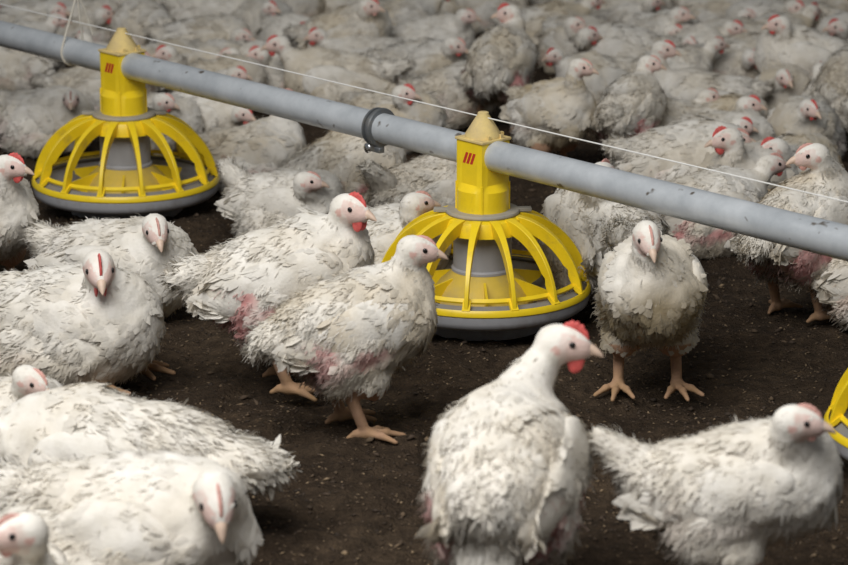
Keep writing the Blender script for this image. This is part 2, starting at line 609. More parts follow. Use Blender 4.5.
def ell(p, c, r, A=None):
    q = p - np.asarray(c, np.float32)
    if A is not None: q = q @ np.asarray(A, np.float32).T
    r = np.asarray(r, np.float32)
    k0 = np.sqrt(((q / r) ** 2).sum(-1)); k1 = np.sqrt(((q / (r * r)) ** 2).sum(-1)) + 1e-9
    return k0 * (k0 - 1) / k1


def cap(p, a, b, ra, rb):
    a, b = np.asarray(a, np.float32), np.asarray(b, np.float32)
    ab = b - a
    t = np.clip(((p - a) @ ab) / max(float(ab @ ab), 1e-9), 0, 1)
    return np.sqrt((((p - a) - t[..., None] * ab) ** 2).sum(-1)) - (ra + (rb - ra) * t)


def surf_nets(fn, lo, hi, h):
    n = [int(math.ceil((hi[i] - lo[i]) / h)) + 1 for i in range(3)]
    ax = [lo[i] + h * np.arange(n[i]) for i in range(3)]
    G = np.stack(np.meshgrid(*ax, indexing='ij'), -1).astype(np.float32)
    Fv = fn(G.reshape(-1, 3)).reshape(n).astype(np.float32)
    S = Fv < 0
    cs = [(i, j, k) for i in (0, 1) for j in (0, 1) for k in (0, 1)]
    sl = lambda A, c: A[c[0]:n[0] - 1 + c[0], c[1]:n[1] - 1 + c[1], c[2]:n[2] - 1 + c[2]]
    cnt = sum(sl(S, c).astype(np.int8) for c in cs)
    act = (cnt > 0) & (cnt < 8)
    idx = np.full(act.shape, -1, np.int64); idx[act] = np.arange(act.sum())
    ii = np.argwhere(act)
    acc = np.zeros((len(ii), 3)); m = np.zeros(len(ii))
    val = {c: sl(Fv, c)[act] for c in cs}
    for a in cs:
        for d in range(3):
            if a[d] == 0:
                b = list(a); b[d] = 1; b = tuple(b)
                fa, fb = val[a], val[b]
                x = (fa < 0) != (fb < 0)
                t = np.where(x, fa / np.where(fa == fb, 1, fa - fb), 0)
                p = np.array(a, float)[None].repeat(len(ii), 0); p[:, d] += t
                acc[x] += p[x]; m[x] += 1
    V = (ii + acc / m[:, None]) * h + np.array(lo)
    Q = []
    for d in range(3):
        u, v = [(1, 2), (2, 0), (0, 1)][d]
        s0 = [slice(1, n[i] - 1) for i in range(3)]; s1 = list(s0)
        s0[d] = slice(0, n[d] - 1); s1[d] = slice(1, n[d])
        A, B = S[tuple(s0)], S[tuple(s1)]
        e = np.argwhere(A != B)
        if not len(e): continue
        pos = A[A != B]
        e = e + 1; e[:, d] -= 1
        def cell(du, dv):
            q = e.copy(); q[:, u] += du; q[:, v] += dv
            return idx[q[:, 0], q[:, 1], q[:, 2]]
        q = np.stack([cell(-1, -1), cell(0, -1), cell(0, 0), cell(-1, 0)], -1)
        q[~pos] = q[~pos][:, ::-1]
        Q.append(q)
    Q = np.concatenate(Q)
    Q = Q[(Q >= 0).all(1)]
    return V, Q


def grad(fn, p, e=.0015):
    g = np.zeros((len(p), 3))
    for k in ((1, -1, -1), (-1, -1, 1), (-1, 1, -1), (1, 1, 1)):
        k = np.array(k, float)
        g += fn(p + k * e)[:, None] * k
    return g / (4 * e)


def implicit_mesh(fn, lo, hi, h, coarse=None):
    V, Q = surf_nets(coarse or fn, lo, hi, h)
    V = V.astype(np.float64)
    for _ in range(3 if coarse else 2):
        g = grad(fn, V); f = fn(V)
        st = f / np.maximum((g ** 2).sum(1), .3)
        V -= np.clip(st, -h, h)[:, None] * g
    N = unit(grad(fn, V))
    fn_n = np.cross(V[Q[:, 2]] - V[Q[:, 0]], V[Q[:, 3]] - V[Q[:, 1]])
    if (fn_n * N[Q[:, 0]]).sum() < 0: Q = Q[:, ::-1].copy()
    return V, Q, N


def sample(V, Q, n):
    a, b, c, d = (V[Q[:, i]] for i in range(4))
    ar = np.linalg.norm(np.cross(c - a, d - b), axis=1)
    f = rng.choice(len(Q), n, p=ar / ar.sum())
    u, v = rng.random((n, 1)), rng.random((n, 1))
    return (a[f] * (1 - u) + b[f] * u) * (1 - v) + (d[f] * (1 - u) + c[f] * u) * v


def feathers(P, N, D, L, W, lift, cols, bend=.25, own=.22):
    """one curved vane per row: P root, N outward normal, D pointing direction, L length, W width"""
    n = len(P)
    T = unit(D - N * (D * N).sum(1, keepdims=True))
    S = np.cross(N, T)
    ts = np.array([0, .35, .72, 1.0]); ws = np.array([.45, .95, .85, .22])
    us = np.array([-1, 0, 1.0])
    rows, nrm = [], []
    for t, w in zip(ts, ws):
        for u in us:
            jag = (rng.random((n, 1)) - .5) * (.16 if t > .5 else 0) * L
            out = lift * t - bend * t * t * .6
            rows.append(P + T * (L * t + jag) + N * (L * out) + S * (W * .5 * w * u) - N * (abs(u) * W * .12 * w) - N * .0007)
            nrm.append(unit(N + own * (S * u * .9 + T * (t - .35) * .9)))
    V = np.stack(rows, 1); NN = np.stack(nrm, 1)
    q = [(r * 3 + c, r * 3 + c + 3, r * 3 + c + 4, r * 3 + c + 1) for r in range(3) for c in range(2)]
    F = (np.array(q)[None] + 12 * np.arange(n)[:, None, None]).reshape(-1, 4)
    cols = np.concatenate([cols, np.ones((n, 1))], 1)
    shade = np.repeat(cols[:, None, :], 12, 1)
    return V.reshape(-1, 3), F, shade.reshape(-1, 4), NN.reshape(-1, 3)


def strands(P, N, D, L, cols, per=4, wid=.0011):
    """loose down: a few thin barbs springing from one root"""
    n = len(P)
    cols = np.concatenate([cols, np.ones((n, 1))], 1)
    out = []
    for k in range(per):
        d = unit(D + rng.normal(0, .35, (n, 3)))
        S = unit(np.cross(d, N + rng.normal(0, .1, (n, 3))))
        l = L * rng.uniform(.6, 1.15, (n, 1))
        m = P + d * l * .55 + N * l * .10
        e = P + d * l + np.array([0, 0, -1]) * l * .10
        V = np.stack([P - S * wid, P + S * wid, m + S * wid * .9, m - S * wid * .9, e + S * wid * .25, e - S * wid * .25], 1)
        g = np.cross(V[:, 1] - V[:, 0], V[:, 2] - V[:, 0])
        fl = (g * N).sum(1) < 0
        V[fl] = V[fl][:, [1, 0, 3, 2, 5, 4]]
        q = np.array([(0, 1, 2, 3), (3, 2, 4, 5)])
        F = (q[None] + 6 * np.arange(n)[:, None, None]).reshape(-1, 4)
        out.append((V.reshape(-1, 3), F, np.repeat(cols[:, None], 6, 1).reshape(-1, 4), np.repeat(N[:, None], 6, 1).reshape(-1, 3)))
    return merge(*out)


def merge(*items):
    V, F, C, N, o = [], [], [], [], 0
    for v, f, c, n in items:
        if c.shape[1] == 3: c = np.concatenate([c, np.zeros((len(c), 1))], 1)      # 4th value: 1 on feathers, 0 on the body under them
        V.append(v); F.append(f + o); C.append(c); N.append(n); o += len(v)
    return np.concatenate(V), np.concatenate(F), np.concatenate(C), np.concatenate(N)


def hash3(p, s, seed):
    """smooth lumpy noise in [-1,1]"""
    r = np.random.default_rng(seed)
    out = 0
    for i in range(5):
        k = r.normal(0, 1, 3); k = k / np.linalg.norm(k) * s * (.7 + .25 * i); ph = r.random() * 6.28
        out = out + np.sin(p @ k + ph + 1.3 * np.sin(p @ k[[1, 2, 0]] * .7))
    return out / 3.2


HS = .86
WHITE = np.array([.82, .785, .725])
PINK = np.array([.60, .29, .28])
FACE = np.array([.72, .45, .40])
LEGC = np.array([.44, .27, .18])
STAIN = np.array([.56, .45, .28])
MUCK = np.array([.27, .17, .085])


def lerp(a, b, t):
    return a + (b - a) * np.clip(t, 0, 1)[:, None]


def make_body_mesh(head, hyaw, hpit, pose, o, lod, seed, toward=None):
    """head: head centre in bird space (x forward, y left, z up from the ground), metres at size 1"""
    st = pose == 'st'
    zc = o['zc']
    pt = R(o.get('pitch', 12 if st else 5))
    A = rot(0, pt)
    fat = o.get('fat', 1.0)
    loc = lambda x, y, z: np.array([0, 0, zc]) + x * A[0] + y * A[1] + z * A[2]
    sw = 1.0 if st else 1.08
    tor = [(loc(0, 0, 0), (.104, .067 * sw * fat, .068), .0),
           (loc(.050, 0, -.006), (.070, .064 * sw * fat, .068), .035),
           (loc(-.080, 0, .018), (.052, .040 * fat, .036), .04)]
    if st:
        tor += [(loc(-.034, y, -.040), (.050, .034, .046), .035) for y in (-.036, .036)]
    else:
        tor += [(loc(-.02, y, -.04), (.075, .04, .045), .035) for y in (-.052, .052)]
    H = rot(hyaw, hpit)
    head = np.asarray(head, float)

    def f_torso(p):
        d = ell(p, *tor[0][:2], A)
        for c, r, k in tor[1:]:
            d = smin(d, ell(p, c, r, A), k)
        return d

    if toward is not None:
        for _ in range(60):
            if f_torso(head[None].astype(np.float32))[0] > .034: break
            head = head + toward * .004
    n0 = loc(.076, 0, .012)
    nb = head - H[0] * .010 - H[2] * .006
    n1 = n0 + A[0] * .026 + np.array([0, 0, .030])
    n2 = nb + np.array([0, 0, -.035]) - H[0] * .014
    ts = np.linspace(0, 1, 8)
    nk = [(1 - t) ** 3 * n0 + 3 * (1 - t) ** 2 * t * n1 + 3 * (1 - t) * t * t * n2 + t ** 3 * nb for t in ts]
    nr = [.041 - .0235 * min(1, t * 1.1) ** .62 for t in ts]
    legs = []
    if st:
        sp = o.get('stance', .040)
        for y, dx in ((sp, o.get('step', .0)), (-sp, -o.get('step', .0))):
            hip = loc(-.012, y * .95, -.075)
            hock = np.array([-.030 + dx * .5, y * 1.02, .082])
            ank = np.array([-.004 + dx, y * 1.08, .015])
            legs.append((hip, hock, ank, R(12 if y > 0 else -12)))
    elif o.get('foot'):
        for y in (.055, -.055):
            legs.append((None, None, np.array([.055, y, .013]), R(10 if y > 0 else -10)))

    def f_neck(p):
        d = cap(p, nk[0], nk[1], nr[0], nr[1])
        for i in range(1, 7):
            d = np.minimum(d, cap(p, nk[i], nk[i + 1], nr[i], nr[i + 1]))
        return d

    def f_head(p):
        d = ell(p, head, (.0290 * HS, .0195 * HS, .0215 * HS), H)
        d = smin(d, ell(p, head + H[0] * .0195 * HS - H[2] * .003 * HS, (.0190 * HS, .0130 * HS, .0140 * HS), H), .010)
        return d

    def f_legs(p):
        d = np.full(len(p), 9.0, np.float32)
        for hip, hock, ank, ya in legs:
            if hip is not None:
                d = np.minimum(d, cap(p, hip, hock, .030, .0115))
                d = smin(d, cap(p, hock, ank, .0092, .0076), .010)
            for k, (da, ln) in enumerate(((0, .056), (R(36), .048), (R(-36), .048), (R(172), .024))):
                c, s = math.cos(ya + da), math.sin(ya + da)
                mid = ank + np.array([c * ln * .55, s * ln * .55, -.004])
                tip = ank + np.array([c * ln, s * ln, -.010])
                d = smin(d, cap(p, ank + np.array([0, 0, -.003]), mid, .0062, .0048), .006)
                d = smin(d, cap(p, mid, tip, .0048, .0032), .004)
        return d

    amp = .0042

    def fn(p):
        p = np.asarray(p, np.float32)
        d = f_torso(p) - amp * hash3(p, 62, seed) - .0016 * hash3(p, 150, seed + 9)
        d = smin(d, f_neck(p) - .0012 * hash3(p, 120, seed + 3), .018)
        d = smin(d, f_head(p), .012)
        if legs: d = smin(d, f_legs(p), .012)
        return d

    def fn0(p):
        d = smin(smin(f_torso(p), f_neck(p), .018), f_head(p), .012)
        return smin(d, f_legs(p), .012) if legs else d

    pts = np.array(nk + [head + H[0] * .04, head - H[0] * .03, head + H[2] * .03] + [loc(-.15, 0, .03), loc(.13, 0, 0), loc(0, .1, 0), loc(0, -.1, 0), loc(0, 0, .1)]
                   + [l[2] + np.array([s * .065, t * .06, -.012]) for l in legs for s in (-1, 1) for t in (-1, 1)])
    lo = pts.min(0) - .022; hi = pts.max(0) + .022
    lo[2] = min(lo[2], 0.0 if not st else -.012) ; lo[2] = max(lo[2], -.03)
    h = {0: .0034, 1: .0046, 2: .006}[lod]
    V, Q, N = implicit_mesh(fn, lo, hi, h, fn0)

    # ---- regions and colours
    dirt, pink, stain = o.get('dirt', .25), o.get('pink', .3), o.get('stain', .3)

    def regions(p):
        p = np.asarray(p, np.float32)
        dt, dn, dh = f_torso(p), f_neck(p), f_head(p)
        dl = f_legs(p) if legs else np.full(len(p), 9.0)
        hl = (p - head) @ H.T / HS
        face = (dh < .006) & (hl[:, 0] > -.004) & (hl[:, 2] < .0155 - .25 * np.maximum(0, hl[:, 0] - .01)) & (np.abs(hl[:, 1]) > .004 - .0 * hl[:, 0])
        leg = (dl < .003) & (dl < dt + .004) & (p[:, 2] < (.082 if st else .03))
        return dt, dn, dh, hl, face, leg

    def bare(p):
        q = (np.asarray(p) - np.array([0, 0, zc])) @ A.T
        n = hash3(p, 70, seed + 21)
        b = np.zeros(len(p))
        # vent and rump skin under the tail, and the flank below the wing edge
        for y, w in ((.042, 1.0), (-.042, 1.0), (0, .6)):
            b = np.maximum(b, w * (1.3 - np.sqrt(((q[:, 0] + .078) / .034) ** 2 + ((q[:, 1] - y) / .036) ** 2 + ((q[:, 2] + .020) / .040) ** 2)))
        for y in (.076, -.076):
            b = np.maximum(b, .75 * (1.0 - np.sqrt(((q[:, 0] + .015) / .07) ** 2 + ((q[:, 1] - y) / .03) ** 2 + ((q[:, 2] + .030) / .017) ** 2)))
        return np.clip((b + n * .28 * np.clip(b * 5, 0, 1)) * 1.6, 0, 1) * (pink > .05) * min(1, .35 + pink)

    def colour(p):
        n1 = hash3(p, 28, seed + 5); n2 = hash3(p, 90, seed + 6); n3 = hash3(p, 240, seed + 7)
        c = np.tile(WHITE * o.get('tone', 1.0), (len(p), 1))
        c = lerp(c, STAIN, stain * np.clip(.42 + .65 * n1 + .3 * n2, 0, 1) * .95)
        q = (np.asarray(p) - np.array([0, 0, zc])) @ A.T
        low = np.clip((-.005 + .02 * (dirt > .6) - q[:, 2] + .012 * n1) / .045, 0, 1) * np.clip((q[:, 0] + .06) / .06, 0, 1)
        c = lerp(c, STAIN * (.85 - .25 * (dirt > .6)), low * min(1, dirt * 1.5) * np.clip(.75 + .5 * n1, 0, 1))
        c = lerp(c, MUCK, np.clip((n3 + .5 * n2 - .95) * 3, 0, 1) * np.clip(low + .05 * (n1 > .2), 0, 1) * min(1, dirt * 2.2))
        c = lerp(c, PINK * np.array([1.0, 1.0, 1.0]), bare(p) * min(1, pink * 1.4))
        return c

    dt, dn, dh, hl, face, leg = regions(V)
    C = colour(V)
    nearhead = dh < .012
    C[nearhead] = lerp(C[nearhead], WHITE * 1.06, np.full(nearhead.sum(), .75))
    ff = face.astype(float) * np.clip(.50 + .30 * hash3(V, 230, seed + 11) + .55 * (hl[:, 0] > .008), 0, 1) * o.get('facepink', .68)
    C = lerp(C, FACE, ff)
    # ear lobe and eye ring
    for s in (-1, 1):
        e1 = np.linalg.norm(hl - np.array([-.006, s * .0195, -.006]), axis=1)
        C = lerp(C, FACE * np.array([1, .86, .84]), (e1 < .0062) * .75)
    n4 = hash3(V, 160, seed + 13)
    C = np.where(leg[:, None], lerp(np.tile(LEGC, (len(V), 1)), MUCK * 1.4, np.clip((.045 - V[:, 2]) / .04, 0, 1) * .55 + .25 * n4), C)
    items = [(V, Q, C, N)]

    # ---- feathers
    k = {0: 1.0, 1: .62, 2: .34}[lod]
    big = {0: 1.0, 1: 1.18, 2: 1.5}[lod]
    P = sample(V, Q, int(4200 * k))
    Nn = unit(grad(fn, P))
    dt, dn, dh, hl, face, leg = regions(P)
    nkp = np.array(nk); dd = ((P[:, None] - nkp[None]) ** 2).sum(-1).argmin(1)
    tan = unit(np.gradient(nkp, axis=0))
    wn = np.clip((dt - dn) / .03 + .45, 0, 1)[:, None]
    Db = np.tile(-A[0] - .35 * A[2], (len(P), 1))
    Dh = -H[0][None] - .8 * H[2][None]
    D = Db * (1 - wn) + (-tan[dd]) * wn
    ish = dh < .008
    D[ish] = Dh
    D = unit(D + rng.normal(0, .16, D.shape))
    br = bare(P)
    keep = ~face & ~leg & (rng.random(len(P)) > br * 1.0) & (P[:, 2] > (.008 if not st else .055))
    wv = wn[:, 0]
    Lf = np.where(ish, .009, .0225 * (1 - wv) + .015 * wv) * rng.uniform(.75, 1.2, len(P)) * big
    Wf = np.where(ish, .005, .0135 * (1 - wv) + .0070 * wv) * big
    cf = colour(P) * rng.uniform(.93, 1.06, (len(P), 1))
    wh = np.clip(wv * .8 + ish, 0, 1)
    cf = lerp(cf, WHITE * 1.04, wh * .6)
    lift = np.where(ish, .10, .055 * (1 - wv) + .06 * wv) + rng.normal(0, .015, len(P))
    K = keep
    items.append(feathers(P[K], Nn[K], D[K], Lf[K, None], Wf[K, None], lift[K, None], cf[K]))
    # ---- fine barbs lying over the feathers
    m = K & ~ish
    idx = np.flatnonzero(m)
    idx = idx[rng.random(len(idx)) < (.75 if lod == 0 else .5 if lod == 1 else .3)]
    if len(idx):
        l = Lf[idx, None] * .62
        items.append(strands(P[idx] + D[idx] * l * .3 + Nn[idx] * .0004, Nn[idx], unit(D[idx] + Nn[idx] * .03), l, cf[idx] * 1.02, 3, .0008 * big))
    # ---- down on belly, thighs and rump
    if lod < 2 or st:
        P = sample(V, Q, int(1500 * k))
        dt, dn, dh, hl, face, leg = regions(P)
        q = (P - np.array([0, 0, zc])) @ A.T
        m = (dh > .02) & ~leg & (P[:, 2] > .012) & ((q[:, 2] < -.005) | (q[:, 0] < -.06)) & (dn > .01)
        P = P[m]
        if len(P):
            Nn = unit(grad(fn, P))
            D = unit(-A[0][None] * .9 + np.array([0, 0, -.45])[None] + Nn * .30)
            items.append(strands(P, Nn, D, np.full((len(P), 1), .011 * big), colour(P) * .85 + .15 * WHITE, 5, .0007 * big))
    return merge(*items), H, head, A, loc


def wing_mesh(side, A, loc, zc, o, lod, seed, st):
    """folded wing lying along the flank"""
    y0 = side * (.055 if st else .061) * o.get('fat', 1.0)
    droop = o.get('droop', 0.0)
    Wz = rot(side * R(-7), R(-9 - droop)) @ A      # nose slightly outward, tip lower
    Bx = rot(0, R(o.get('pitch', 12 if st else 5)))
    ax = rot(side * R(7), R(o.get('pitch', 12 if st else 5) - 3 + droop))
    c1 = loc(.016, y0, .004); c2 = loc(-.048, y0 * .88, .002)

    def fn(p):
        p = np.asarray(p, np.float32)
        d = ell(p, c1, (.058, .018, .042), ax)
        d = smin(d, ell(p, c2, (.074, .014, .033), ax), .03)
        return d - .0026 * hash3(p, 75, seed)

    lo = np.minimum(c1, c2) - .1; hi = np.maximum(c1, c2) + .1
    V, Q, N = implicit_mesh(fn, lo, hi, {0: .0042, 1: .0055, 2: .007}[lod])
    stain, dirt = o.get('stain', .3), o.get('dirt', .25)

    def colour(p):
        n1 = hash3(p, 30, seed + 5); n3 = hash3(p, 230, seed + 7); n2 = hash3(p, 90, seed + 8)
        c = np.tile(WHITE * o.get('tone', 1.0), (len(p), 1))
        c = lerp(c, STAIN, min(1, stain * 1.3) * np.clip(.4 + .6 * n1 + .3 * n2, 0, 1) * .7)
        return lerp(c, MUCK, np.clip((n3 + .5 * n2 - 1.15) * 3, 0, 1) * min(1, dirt * dirt * 1.8) * .8)

    items = [(V, Q, colour(V), N)]
    k = {0: 1.0, 1: .65, 2: .4}[lod]; big = {0: 1.0, 1: 1.15, 2: 1.4}[lod]
    P = sample(V, Q, int(800 * k)); Nn = unit(grad(fn, P))
    D = unit(-ax[0][None] - .22 * ax[2][None] + rng.normal(0, .14, P.shape))
    fx = np.clip((loc(.07, 0, 0)[0] - P[:, 0]) / .15, 0, 1)
    Lf = (.014 + .015 * fx) * rng.uniform(.8, 1.2, len(P)) * big
    items.append(feathers(P, Nn, D, Lf[:, None], Lf[:, None] * .52, (.05 + rng.normal(0, .015, len(P)))[:, None], colour(P) * rng.uniform(.93, 1.06, (len(P), 1))))
    # flight feathers, stacked along the lower edge and running past the wing tip
    n = 11
    t = np.linspace(0, 1, n)
    P = np.array([c2 + ax[0] * (.030 - .085 * q) + ax[2] * (-.024 + .026 * q) + np.array([0, side * (.009 - .005 * q), 0]) for q in t])
    Nn = np.tile(unit(np.array([0, side, .22])), (n, 1))
    D = unit(-ax[0][None] + (.12 - .06 * (1 - t))[:, None] * ax[2][None] + rng.normal(0, .05, (n, 3)))
    items.append(feathers(P, Nn, D, np.full((n, 1), .040) * rng.uniform(.85, 1.15, (n, 1)), np.full((n, 1), .020), np.full((n, 1), .06), colour(P), .1))
    return merge(*items)


def tail_mesh(A, loc, o, lod, seed):
    """short ragged tuft of tail feathers round a fleshy base"""
    up = R(o.get('tailup', 22)); wide = o.get('tailwide', 1.0); ln = o.get('taillen', 1.0)
    base = loc(-.094, 0, .024)
    dr = -A[0] * math.cos(up) + A[2] * math.sin(up)
    tx = np.array([dr, -A[1], np.cross(dr, -A[1])])
    c1, c2 = base + dr * .008, base + dr * .030 * ln

    def fn(p):
        p = np.asarray(p, np.float32)
        d = ell(p, c1, (.034, .024, .024), tx)
        d = smin(d, ell(p, c2, (.030 * ln, .026 * wide, .019), tx), .02)
        return d - .0028 * hash3(p, 110, seed)

    lo = np.minimum(c1, c2) - .06; hi = np.maximum(c1, c2) + .06
    V, Q, N = implicit_mesh(fn, lo, hi, {0: .004, 1: .005, 2: .0065}[lod])
    st = o.get('stain', .3) * .45

    def colour(p):
        c = np.tile(WHITE * o.get('tone', 1.0) * 1.02, (len(p), 1))
        return lerp(c, STAIN, st * np.clip(.5 + .7 * hash3(p, 60, seed + 2), 0, 1))

    items = [(V, Q, colour(V), N)]
    n = {0: 420, 1: 260, 2: 150}[lod]
    P = sample(V, Q, n); Nn = unit(grad(fn, P))
    side = ((P - base) @ tx[1])
    D = unit(dr[None] + tx[1][None] * (side * 9 * wide)[:, None] + rng.normal(0, .13, (n, 3)))
    along = ((P - base) @ dr)
    L = (.014 + .16 * np.clip(along, 0, .06)) * rng.uniform(.75, 1.2, n)
    items.append(feathers(P, Nn, D, L[:, None], np.full((n, 1), .0115), .06 + rng.normal(0, .03, (n, 1)), colour(P) * rng.uniform(.93, 1.05, (n, 1)), .12))
    items.append(strands(P, Nn, D, L[:, None] * .8, colour(P), 3, .0009))
    return merge(*items)


def comb_geom(head, H, hgt):
    prof = []
    n = 22
    for i in range(n + 1):
        t = i / n
        x = .0305 - .036 * t
        hz = hgt * (math.sin(math.pi * min(1, t * 1.02 + .04)) ** .6) * (.72 + .28 * abs(math.sin(t * math.pi * 5)))
        b = .0225 * math.sqrt(max(.04, 1 - (x / .0345) ** 2)) - .004
        prof.append((x, b, b + .004 + hz))
    V, F = [], []
    m = 8
    for x, b, t in prof:
        for k in range(m):
            a = 2 * math.pi * k / m
            zz = (b + t) / 2 + (t - b) / 2 * math.sin(a)
            w = .0024 * (1.25 - .7 * (zz - b) / max(t - b, 1e-6)) * math.cos(a)
            V.append(head + H[0] * x + H[1] * w + H[2] * zz)
    for i in range(n):
        for k in range(m):
            l = (k + 1) % m
            F.append((i * m + k, (i + 1) * m + k, (i + 1) * m + l, i * m + l))
    F.append(tuple(range(m))); F.append(tuple(n * m + k for k in range(m))[::-1])
    return V, F


def blob(c, ax, r, n=10):
    V, F = [], []
    for i in range(n + 1):
        th = math.pi * i / n
        for k in range(n * 2):
            ph = math.pi * k / n
            d = (math.sin(th) * math.cos(ph) * r[0], math.sin(th) * math.sin(ph) * r[1], math.cos(th) * r[2])
            V.append(c + ax[0] * d[0] + ax[1] * d[1] + ax[2] * d[2])
    for i in range(n):
        for k in range(2 * n):
            l = (k + 1) % (2 * n)
            F.append((i * 2 * n + k, (i + 1) * 2 * n + k, (i + 1) * 2 * n + l, i * 2 * n + l))
    return V, F


def beak_geom(head, H):
    V, F = [], []
    n, m = 9, 12
    for part in (0, 1):
        o0 = len(V)
        for i in range(n + 1):
            t = i / n
            x = .0285 + (.0250 if part == 0 else .0170) * t
            hook = -.0062 * t ** 2.4 if part == 0 else .0015 * t
            z = (-.0005 if part == 0 else -.0062) + hook
            ry = .0084 * (1 - t) ** .62 + .0004
            rz = (.0086 if part == 0 else .0036) * (1 - t) ** .6 + .0004
            for k in range(m):
                a = 2 * math.pi * k / m
                V.append(head + H[0] * x + H[1] * ry * math.cos(a) + H[2] * (z + rz * math.sin(a)))
        for i in range(n):
            for k in range(m):
                l = (k + 1) % m
                F.append((o0 + i * m + k, o0 + i * m + l, o0 + (i + 1) * m + l, o0 + (i + 1) * m + k))
    return V, F


n_birds = 0


def chicken(c, h, hd, hy, label, s=1.0, pose='si', hp=-6, off=None, lod=None, **o):
    """c: where the body's middle is seen, h: where the head is seen (None: head low and unseen),
    hd / hy: heading of body and head in degrees (0 to the right, 90 away, 270 towards the viewer)"""
    global n_birds
    n_birds += 1
    seed = 100 + n_birds * 17
    st = pose == 'st'
    o.setdefault('zc', .163 if st else .080)
    zc = o['zc']
    P = at_z(c[0], c[1], zc * s)
    yaw, hyaw = R(hd), R(hy)
    if lod is None:
        lod = 0 if P[1] < 5.0 else (1 if P[1] < 6.3 else 2)
    if P[1] > 4.6:
        s = .62 + .22 * s if P[1] > 5.2 else s * .92
        P = at_z(c[0], c[1], zc * s)
    ca, sa = math.cos(yaw), math.sin(yaw)
    if h is None:
        hl = np.array([.135, 0, zc + .075]); tw = None
    else:
        if off is None: off = .115 * s * sa + .025 * math.sin(hyaw) * s
        Hh = at_y(h[0], h[1], P[1] + off) - np.array([P[0], P[1], 0])
        hl = np.array([Hh[0] * ca + Hh[1] * sa, -Hh[0] * sa + Hh[1] * ca, Hh[2]]) / s
        hl[2] = max(hl[2], .03)
        tv = C0 - Hh - np.array([P[0], P[1], 0]); tv = tv / np.linalg.norm(tv)
        tw = np.array([tv[0] * ca + tv[1] * sa, -tv[0] * sa + tv[1] * ca, tv[2]])
    (V, F, C, NN), H, head, A, loc = make_body_mesh(hl, hyaw - yaw, R(hp), pose, o, lod, seed, tw)
    b = mesh_obj('chicken', V, F, M['plume'], cols=C, nors=NN)
    b.location = (P[0], P[1], 0); b.rotation_euler = (0, 0, yaw); b.scale = (s, s, s)
    tag(b, label, 'chicken', 'white broiler chickens in the barn')
    for side in (1, -1):
        V, F, C, NN = wing_mesh(side, A, loc, zc, o, lod, seed + side, st)
        mesh_obj('wing', V, F, M['plume'], b, cols=C, nors=NN)
    V, F, C, NN = tail_mesh(A, loc, o, lod, seed)
    mesh_obj('tail', V, F, M['plume'], b, cols=C, nors=NN)
    red = o.get('red', .4); H = H * HS
    V, F = comb_geom(head, H, .0025 + .0095 * red)
    mesh_obj('comb', V, F, M['comb'] if red > .45 else M['combpink'], b)
    if o.get('wat', red) > .15:
        w = o.get('wat', red)
        for sd in (1, -1):
            V, F = blob(head + H[0] * .0215 + H[1] * sd * .0062 - H[2] * (.0135 + .0070 * w), H, (.0065 + .004 * w, .0032, .006 + .0095 * w))
            mesh_obj('wattle', V, F, M['comb'] if w > .3 else M['combpink'], b)
    V, F = beak_geom(head, H)
    mesh_obj('beak', V, F, M['beak'], b)
    for sd in (1, -1):
        V, F = blob(head + H[0] * .0125 + H[1] * sd * .0183 + H[2] * .0045, H, (.0042, .0026, .0042), 8)
        mesh_obj('eye', V, F, M['eye'], b)
    return b
# ------------------------------------------------------------------ the flock
ch = chicken
# nearest birds
ch((738, 482), (798, 421), 352, 348, 'white chicken standing in profile at the bottom, beak against the cut off feeder', s=1.03, pose='st', hp=-8, red=.35, wat=.2, stain=.2, pink=.12, dirt=.1, tailup=42, taillen=1.35, tailwide=.9)
ch((505, 470), (563, 342), 80, 352, 'big white chicken seen from behind, red comb, looking over its shoulder', s=1.17, pose='st', hp=-12, red=.8, wat=.9, stain=.35, pink=.65, dirt=.15, tailup=-62, taillen=1.7, tailwide=1.2, fat=1.12)
ch((355, 322), (417, 249), 24, 0, 'white chicken standing with its beak at the feeder grill', s=1.04, pose='st', hp=-12, red=.1, wat=.05, stain=.5, pink=.6, dirt=.3, tailup=-15)
ch((286, 274), (350, 208), 10, 325, 'white chicken standing with raised head, pink bare rump and red wattles', s=1.12, pose='st', hp=-8, red=.7, wat=.8, stain=.4, pink=.95, dirt=.3, tailup=12)
ch((650, 286), (648, 237), 270, 281, 'white chicken standing face on with a mud stained breast', s=1.05, pose='st', hp=-30, red=.2, wat=.05, stain=.4, pink=.05, dirt=.9, off=-.12)
ch((72, 320), (99, 268), 338, 282, 'white chicken sitting with bright red comb and wattles, looking at the viewer', s=1.22, pose='si', hp=-24, red=.95, wat=.9, stain=.35, pink=.1, dirt=.3, foot=True)
ch((122, 265), (156, 229), 338, 287, 'white chicken sitting in front of the feeder beside the cord, pale pink comb', s=1.1, pose='si', hp=-28, red=.3, wat=.1, stain=.25, pink=.1, dirt=.15)
ch((112, 456), (-25, 440), 170, 190, 'big white chicken lying with its tail spread over the litter, head out of view', s=1.22, pose='si', hp=-24, red=.3, wat=.1, stain=.35, pink=.05, dirt=.1, tailup=-8, taillen=1.6, tailwide=1.9)
ch((-8, 428), (31, 380), 20, 335, 'chicken whose head alone pokes up behind the big lying bird', s=.95, hp=-28, red=.3, wat=.1, stain=.3)
ch((128, 525), (216, 497), 345, 285, 'white chicken lying at the bottom edge, its beak pointing down at the viewer', s=1.28, pose='si', hp=-42, red=.12, wat=.05, stain=.3, pink=.05, dirt=.1)
ch((0, 600), (20, 532), 120, 200, 'white chicken at the bottom corner, only the back of its head in view', s=1.1, pose='si', hp=-10, red=.3, stain=.3)
